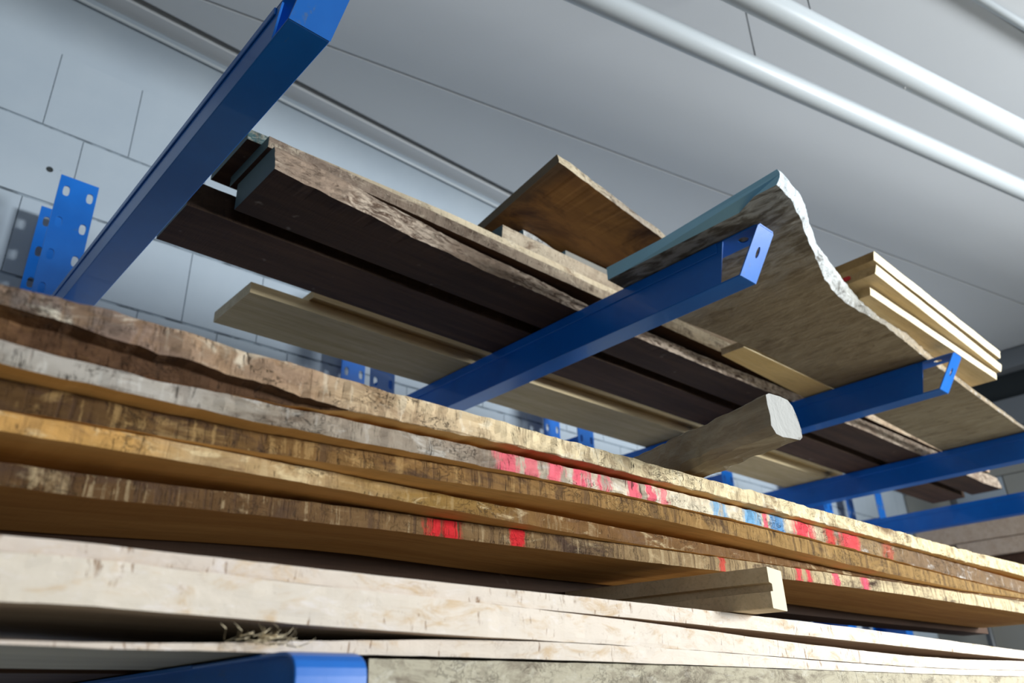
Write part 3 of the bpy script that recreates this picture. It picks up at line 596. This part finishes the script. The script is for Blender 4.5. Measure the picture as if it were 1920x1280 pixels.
# big brown panel overhanging
def panelunder():
    t = NT('stained_panel'); X, Y, Z = t.sep()
    a = t.noise(2.5, t.mapc((1.2, 5, 5)), 6, .65, .5); b = t.noise(4, t.mapc((1, 2, 1), (3, 0, 0)), 5, .65, .6)
    c = t.mix(t.step(a, .3, .7), lin((148, 104, 52)), lin((116, 78, 40)))
    c = t.mix(t.step(b, .48, .66), c, lin((74, 46, 26)))
    c = t.mix(t.step(X, -.30, -.36), c, lin((92, 70, 46)))
    return t.out(c, .7, 0, t.bump(a, .25, .004), .3)
PW = edge('panel_waney_edge', [(0, (196, 180, 150)), (.4, (150, 138, 124)), (1, (196, 176, 136))], .76, 1.36, (70, 58, 48), (224, 214, 192), 14, .2, .9, ox=OU(.775, 1.36), seed=38)
GE = plain('grey_brown_end', (112, 98, 76), .8, 0, .25, 14, .3)
def pfun(x): 
    t = (x-.775)/(1.11-.775); y = .700+.038*t; return (y, y+.002+.003*nz(x, 1, 1, 20), .8095, .8275)
pb = plank('brown_board', .775, 1.36, pfun, lambda x: 1.03+.02*(x-.775), [PW, panelunder(), GE], .0016, (.7, 1.4), .008, seed=38, label='wide brown board with waney edge jutting highest from the upper shelf', category='board')
for vtx in pb.data.vertices:      # its left end is sawn a little askew
    wx_ = vtx.co.x+PO[pb.name].x; wy_ = vtx.co.y+PO[pb.name].y
    k = max(0, 1-(wx_-.775*S)/(.2*S)); vtx.co.x += k*(wy_-.70*S)*.14
# live-edge slab
YEL = sawn('yellow_softwood', (226, 190, 118), (238, 206, 140), 1, 0, .7, 12, .12, 9)
SB = [(0.9247, 0.4159), (0.957, 0.4198), (0.9883, 0.4252), (1.0235, 0.4374), (1.0812, 0.4599), (1.1429, 0.479), (1.2378, 0.5108), (1.3063, 0.5255), (1.3611, 0.5318), (1.4384, 0.5294), (1.5137, 0.5274), (1.6243, 0.5352), (1.7525, 0.544), (2.0637, 0.5597), (2.4326, 0.5754), (2.9355, 0.5871)]
ST = [(0.9276, 0.411), (0.9638, 0.4144), (1.0079, 0.4227), (1.0421, 0.4335), (1.0812, 0.4511), (1.1155, 0.4633), (1.1566, 0.4775), (1.2182, 0.4902), (1.2765, 0.502), (1.3464, 0.5157), (1.4071, 0.5255), (1.502, 0.5378), (1.6439, 0.5343), (1.7789, 0.548), (2.1057, 0.5685), (2.4991, 0.5891), (2.9355, 0.5969)]
SK = [(0.9443, 0.7583), (1.1742, 0.773), (1.4139, 0.7564), (1.7613, 0.7632), (2.0353, 0.7906), (2.5343, 0.8102), (2.9355, 0.8219)]
def slabz(x): return .6752
def slab():
    xs_ = []; x = .944
    while x < 2.80: xs_.append(x); x += .008 if x < 1.9 else .05
    nu = 14; ring = []; v = []; f = []; idx = []
    n = 0
    for x in xs_:
        z = slabz(x); yb, yt, yk = interp(SB, x, 1), interp(ST, x, 1), interp(SK, x, 1); th = .0246
        r_ = .0022
        pts = []
        for k in range(6):          # bark face, bottom to top
            t = k/5; y = yb+(yt-yb)*t-.004*math.sin(t*math.pi)+r_*nz(x, t*.05, 3, 40)+r_*.6*nz(x, t*.05, 7, 110); pts.append((y, z+th*t+(.0012*nz(x, t, 5, 60) if k in (0, 5) else 0), 0))
        for k in (1, 2, 3): pts.append((yt+(yk-yt)*k/3, z+th, 1))
        for k in range(1, 10): pts.append((yk+(yb-yk)*(k-1)/9, z+.0008*nz(x, k*.05, 9, 20), 1))
        n = len(pts); v += [V(x-.02*max(0, 1-(x-.944)/.1)*(1 if p[0] < .46 else 0), p[0], p[1]) for p in pts]; ring.append(pts)
    for i in range(len(xs_)-1):
        for k in range(n):
            j = (k+1) % n; f.append((i*n+k, (i+1)*n+k, (i+1)*n+j, i*n+j)); idx.append(0 if k < 5 else 1)
    f.append(tuple(range(n))); idx.append(2); f.append(tuple(range((len(xs_)-1)*n, len(xs_)*n))); idx.append(1)
    t = NT('slab_underside'); X, Y, Z = t.sep()
    a = t.noise(5, t.mapc((5, 1.6, 3), (0, 0, 0), (0, 0, .5)), 6, .7, .5); b = t.noise(3, t.mapc((1.4, 2.4, 1), (5, 0, 0)), 5, .65, .6); c_ = t.noise(22, t.mapc((2, .8, 1), (0, 0, 0), (0, 0, .35)), 4, .6, .4)
    c = t.mix(t.step(a, .25, .78), lin((152, 138, 110)), lin((128, 112, 84)))
    c = t.mix(t.math('MULTIPLY', t.step(c_, .52, .70), .5), c, lin((100, 82, 58)))
    g1 = t.step(t.math('ADD', X, t.math('MULTIPLY', b, .25)), -.66, -1.1)
    c = t.mix(t.math('MULTIPLY', g1, .8), c, t.mix(t.step(c_, .40, .62), lin((150, 156, 156)), lin((66, 70, 70))))
    under = t.out(c, .85, 0, t.bump(c_, .5, .004), .2)
    bark = edge('slab_bark_edge', [(0, (214, 222, 226)), (.22, (206, 208, 206)), (.30, (150, 146, 136)), (.5, (170, 150, 120)), (1, (130, 116, 96))], .95, 2.6, (96, 92, 84), (232, 236, 238), 16, .25, .6, ox=OU(.95, 2.85), seed=40, bump=.8)
    o = fixn(mesh_obj('live_edge_slab', v, f, [bark, under, SKYP], idx=idx, origin=V(1.9, .68, .69), label='grey live-edge slab with light blue painted end and flared white edge', category='slab'))
slab()
plank('pale_board', 1.377, 1.83, lambda x: (.764, .764, Z0, .6895), lambda x: .818+.05*(x-1.377), [PALE2, YEL, PALE], .0003, (9, 9), .08, seed=41, label='short yellowish board sandwiched between the slab and the rack arm', category='board')
# three bright planks on the slab
plank('bright_plank', 1.415, 2.096, lambda x: (.5045+.004*(x-1.41), .5025+.004*(x-1.41), .7008, .7170), lambda x: .626, [WHITEW, PALE, PALE], .0008, (1.4, 2.2), .02, seed=42, label='lowest of the three bright planks on the slab, set back at its left end', category='plank')
plank('bright_plank', 1.382, 2.111, lambda x: (.4755+.03*(x-1.382), .4695+.03*(x-1.382), .7226, .7392), lambda x: .597, [WHITEW, PALE, edge('plank_end_red', [(0, (188, 158, 112)), (1, (188, 158, 112))], 0, 1, (150, 120, 80), (200, 176, 134), 9, .1, .2, ox=0, seed=5)], .0008, (1.4, 2.2), .02, seed=43,
      label='middle one of the three bright planks on the slab, red mark on its end', category='plank')
plank('bright_plank', 1.388, 2.082, lambda x: (.4735+.014*(x-1.388), .4695+.014*(x-1.388), .7535-.012*(x-1.388), .7710-.012*(x-1.388)), lambda x: .587, [WHITEW, PALE, edge('plank_end_brown', [(0, (170, 138, 92)), (1, (170, 138, 92))], 0, 1, (132, 104, 66), (190, 160, 110), 9, .1, .2, ox=0, seed=6)], .0008, (1.4, 2.2), .02, seed=44,
      label='topmost of the three bright planks on the slab, near the ceiling side', category='plank')
# ================================================================ FAR RIGHT BACKGROUND
t = empty('far_board_pile', V(3.95, 1.2, .5), label='pile of pale boards across the far end, at the right edge', category='board pile')
mesh_obj('board', *boxv(3.9, 4.15, .2, 1.46, .625, .700), BEECHU, t, bevel=.004)
mesh_obj('board', *boxv(3.9, 4.15, .2, 1.30, .555, .622), BEECHU, t, bevel=.004)
mesh_obj('board', *boxv(3.92, 4.15, .2, 1.5, .47, .552), DARKW2, t, bevel=.004)
# red daub on the left end of the middle bright plank
mp = [o for o in COL.objects if o.get('label', '').startswith('middle one of the three bright')][0]
vv, ff = sheet(ell(.529, .7335, .0088, .0045, 14, 2.6), [], lambda a, b, c: V(1.3795+c, a, b), .0012)
mesh_obj('paint_mark', vv, ff, plain('red_marker', (214, 30, 38), .6), mp, label='red paint mark')
GR = dict(waney_plank='brown waney planks stacked on the lower shelf', beech_plank='pale beech planks stacked on the lower shelf', bright_plank='bright planks lying on the slab',
          pale_board='boards at the back of the upper shelf', brown_board='boards at the back of the upper shelf', dark_board_or_backing='dark boards', dark_plank='dark boards', dark_timber='dark boards')
for o in COL.objects:
    if o.parent is None and o.get('label') and not o.get('group'):
        g = GR.get(o.name.split('.')[0])
        if g and not o['label'].startswith('short yellowish'): o['group'] = g
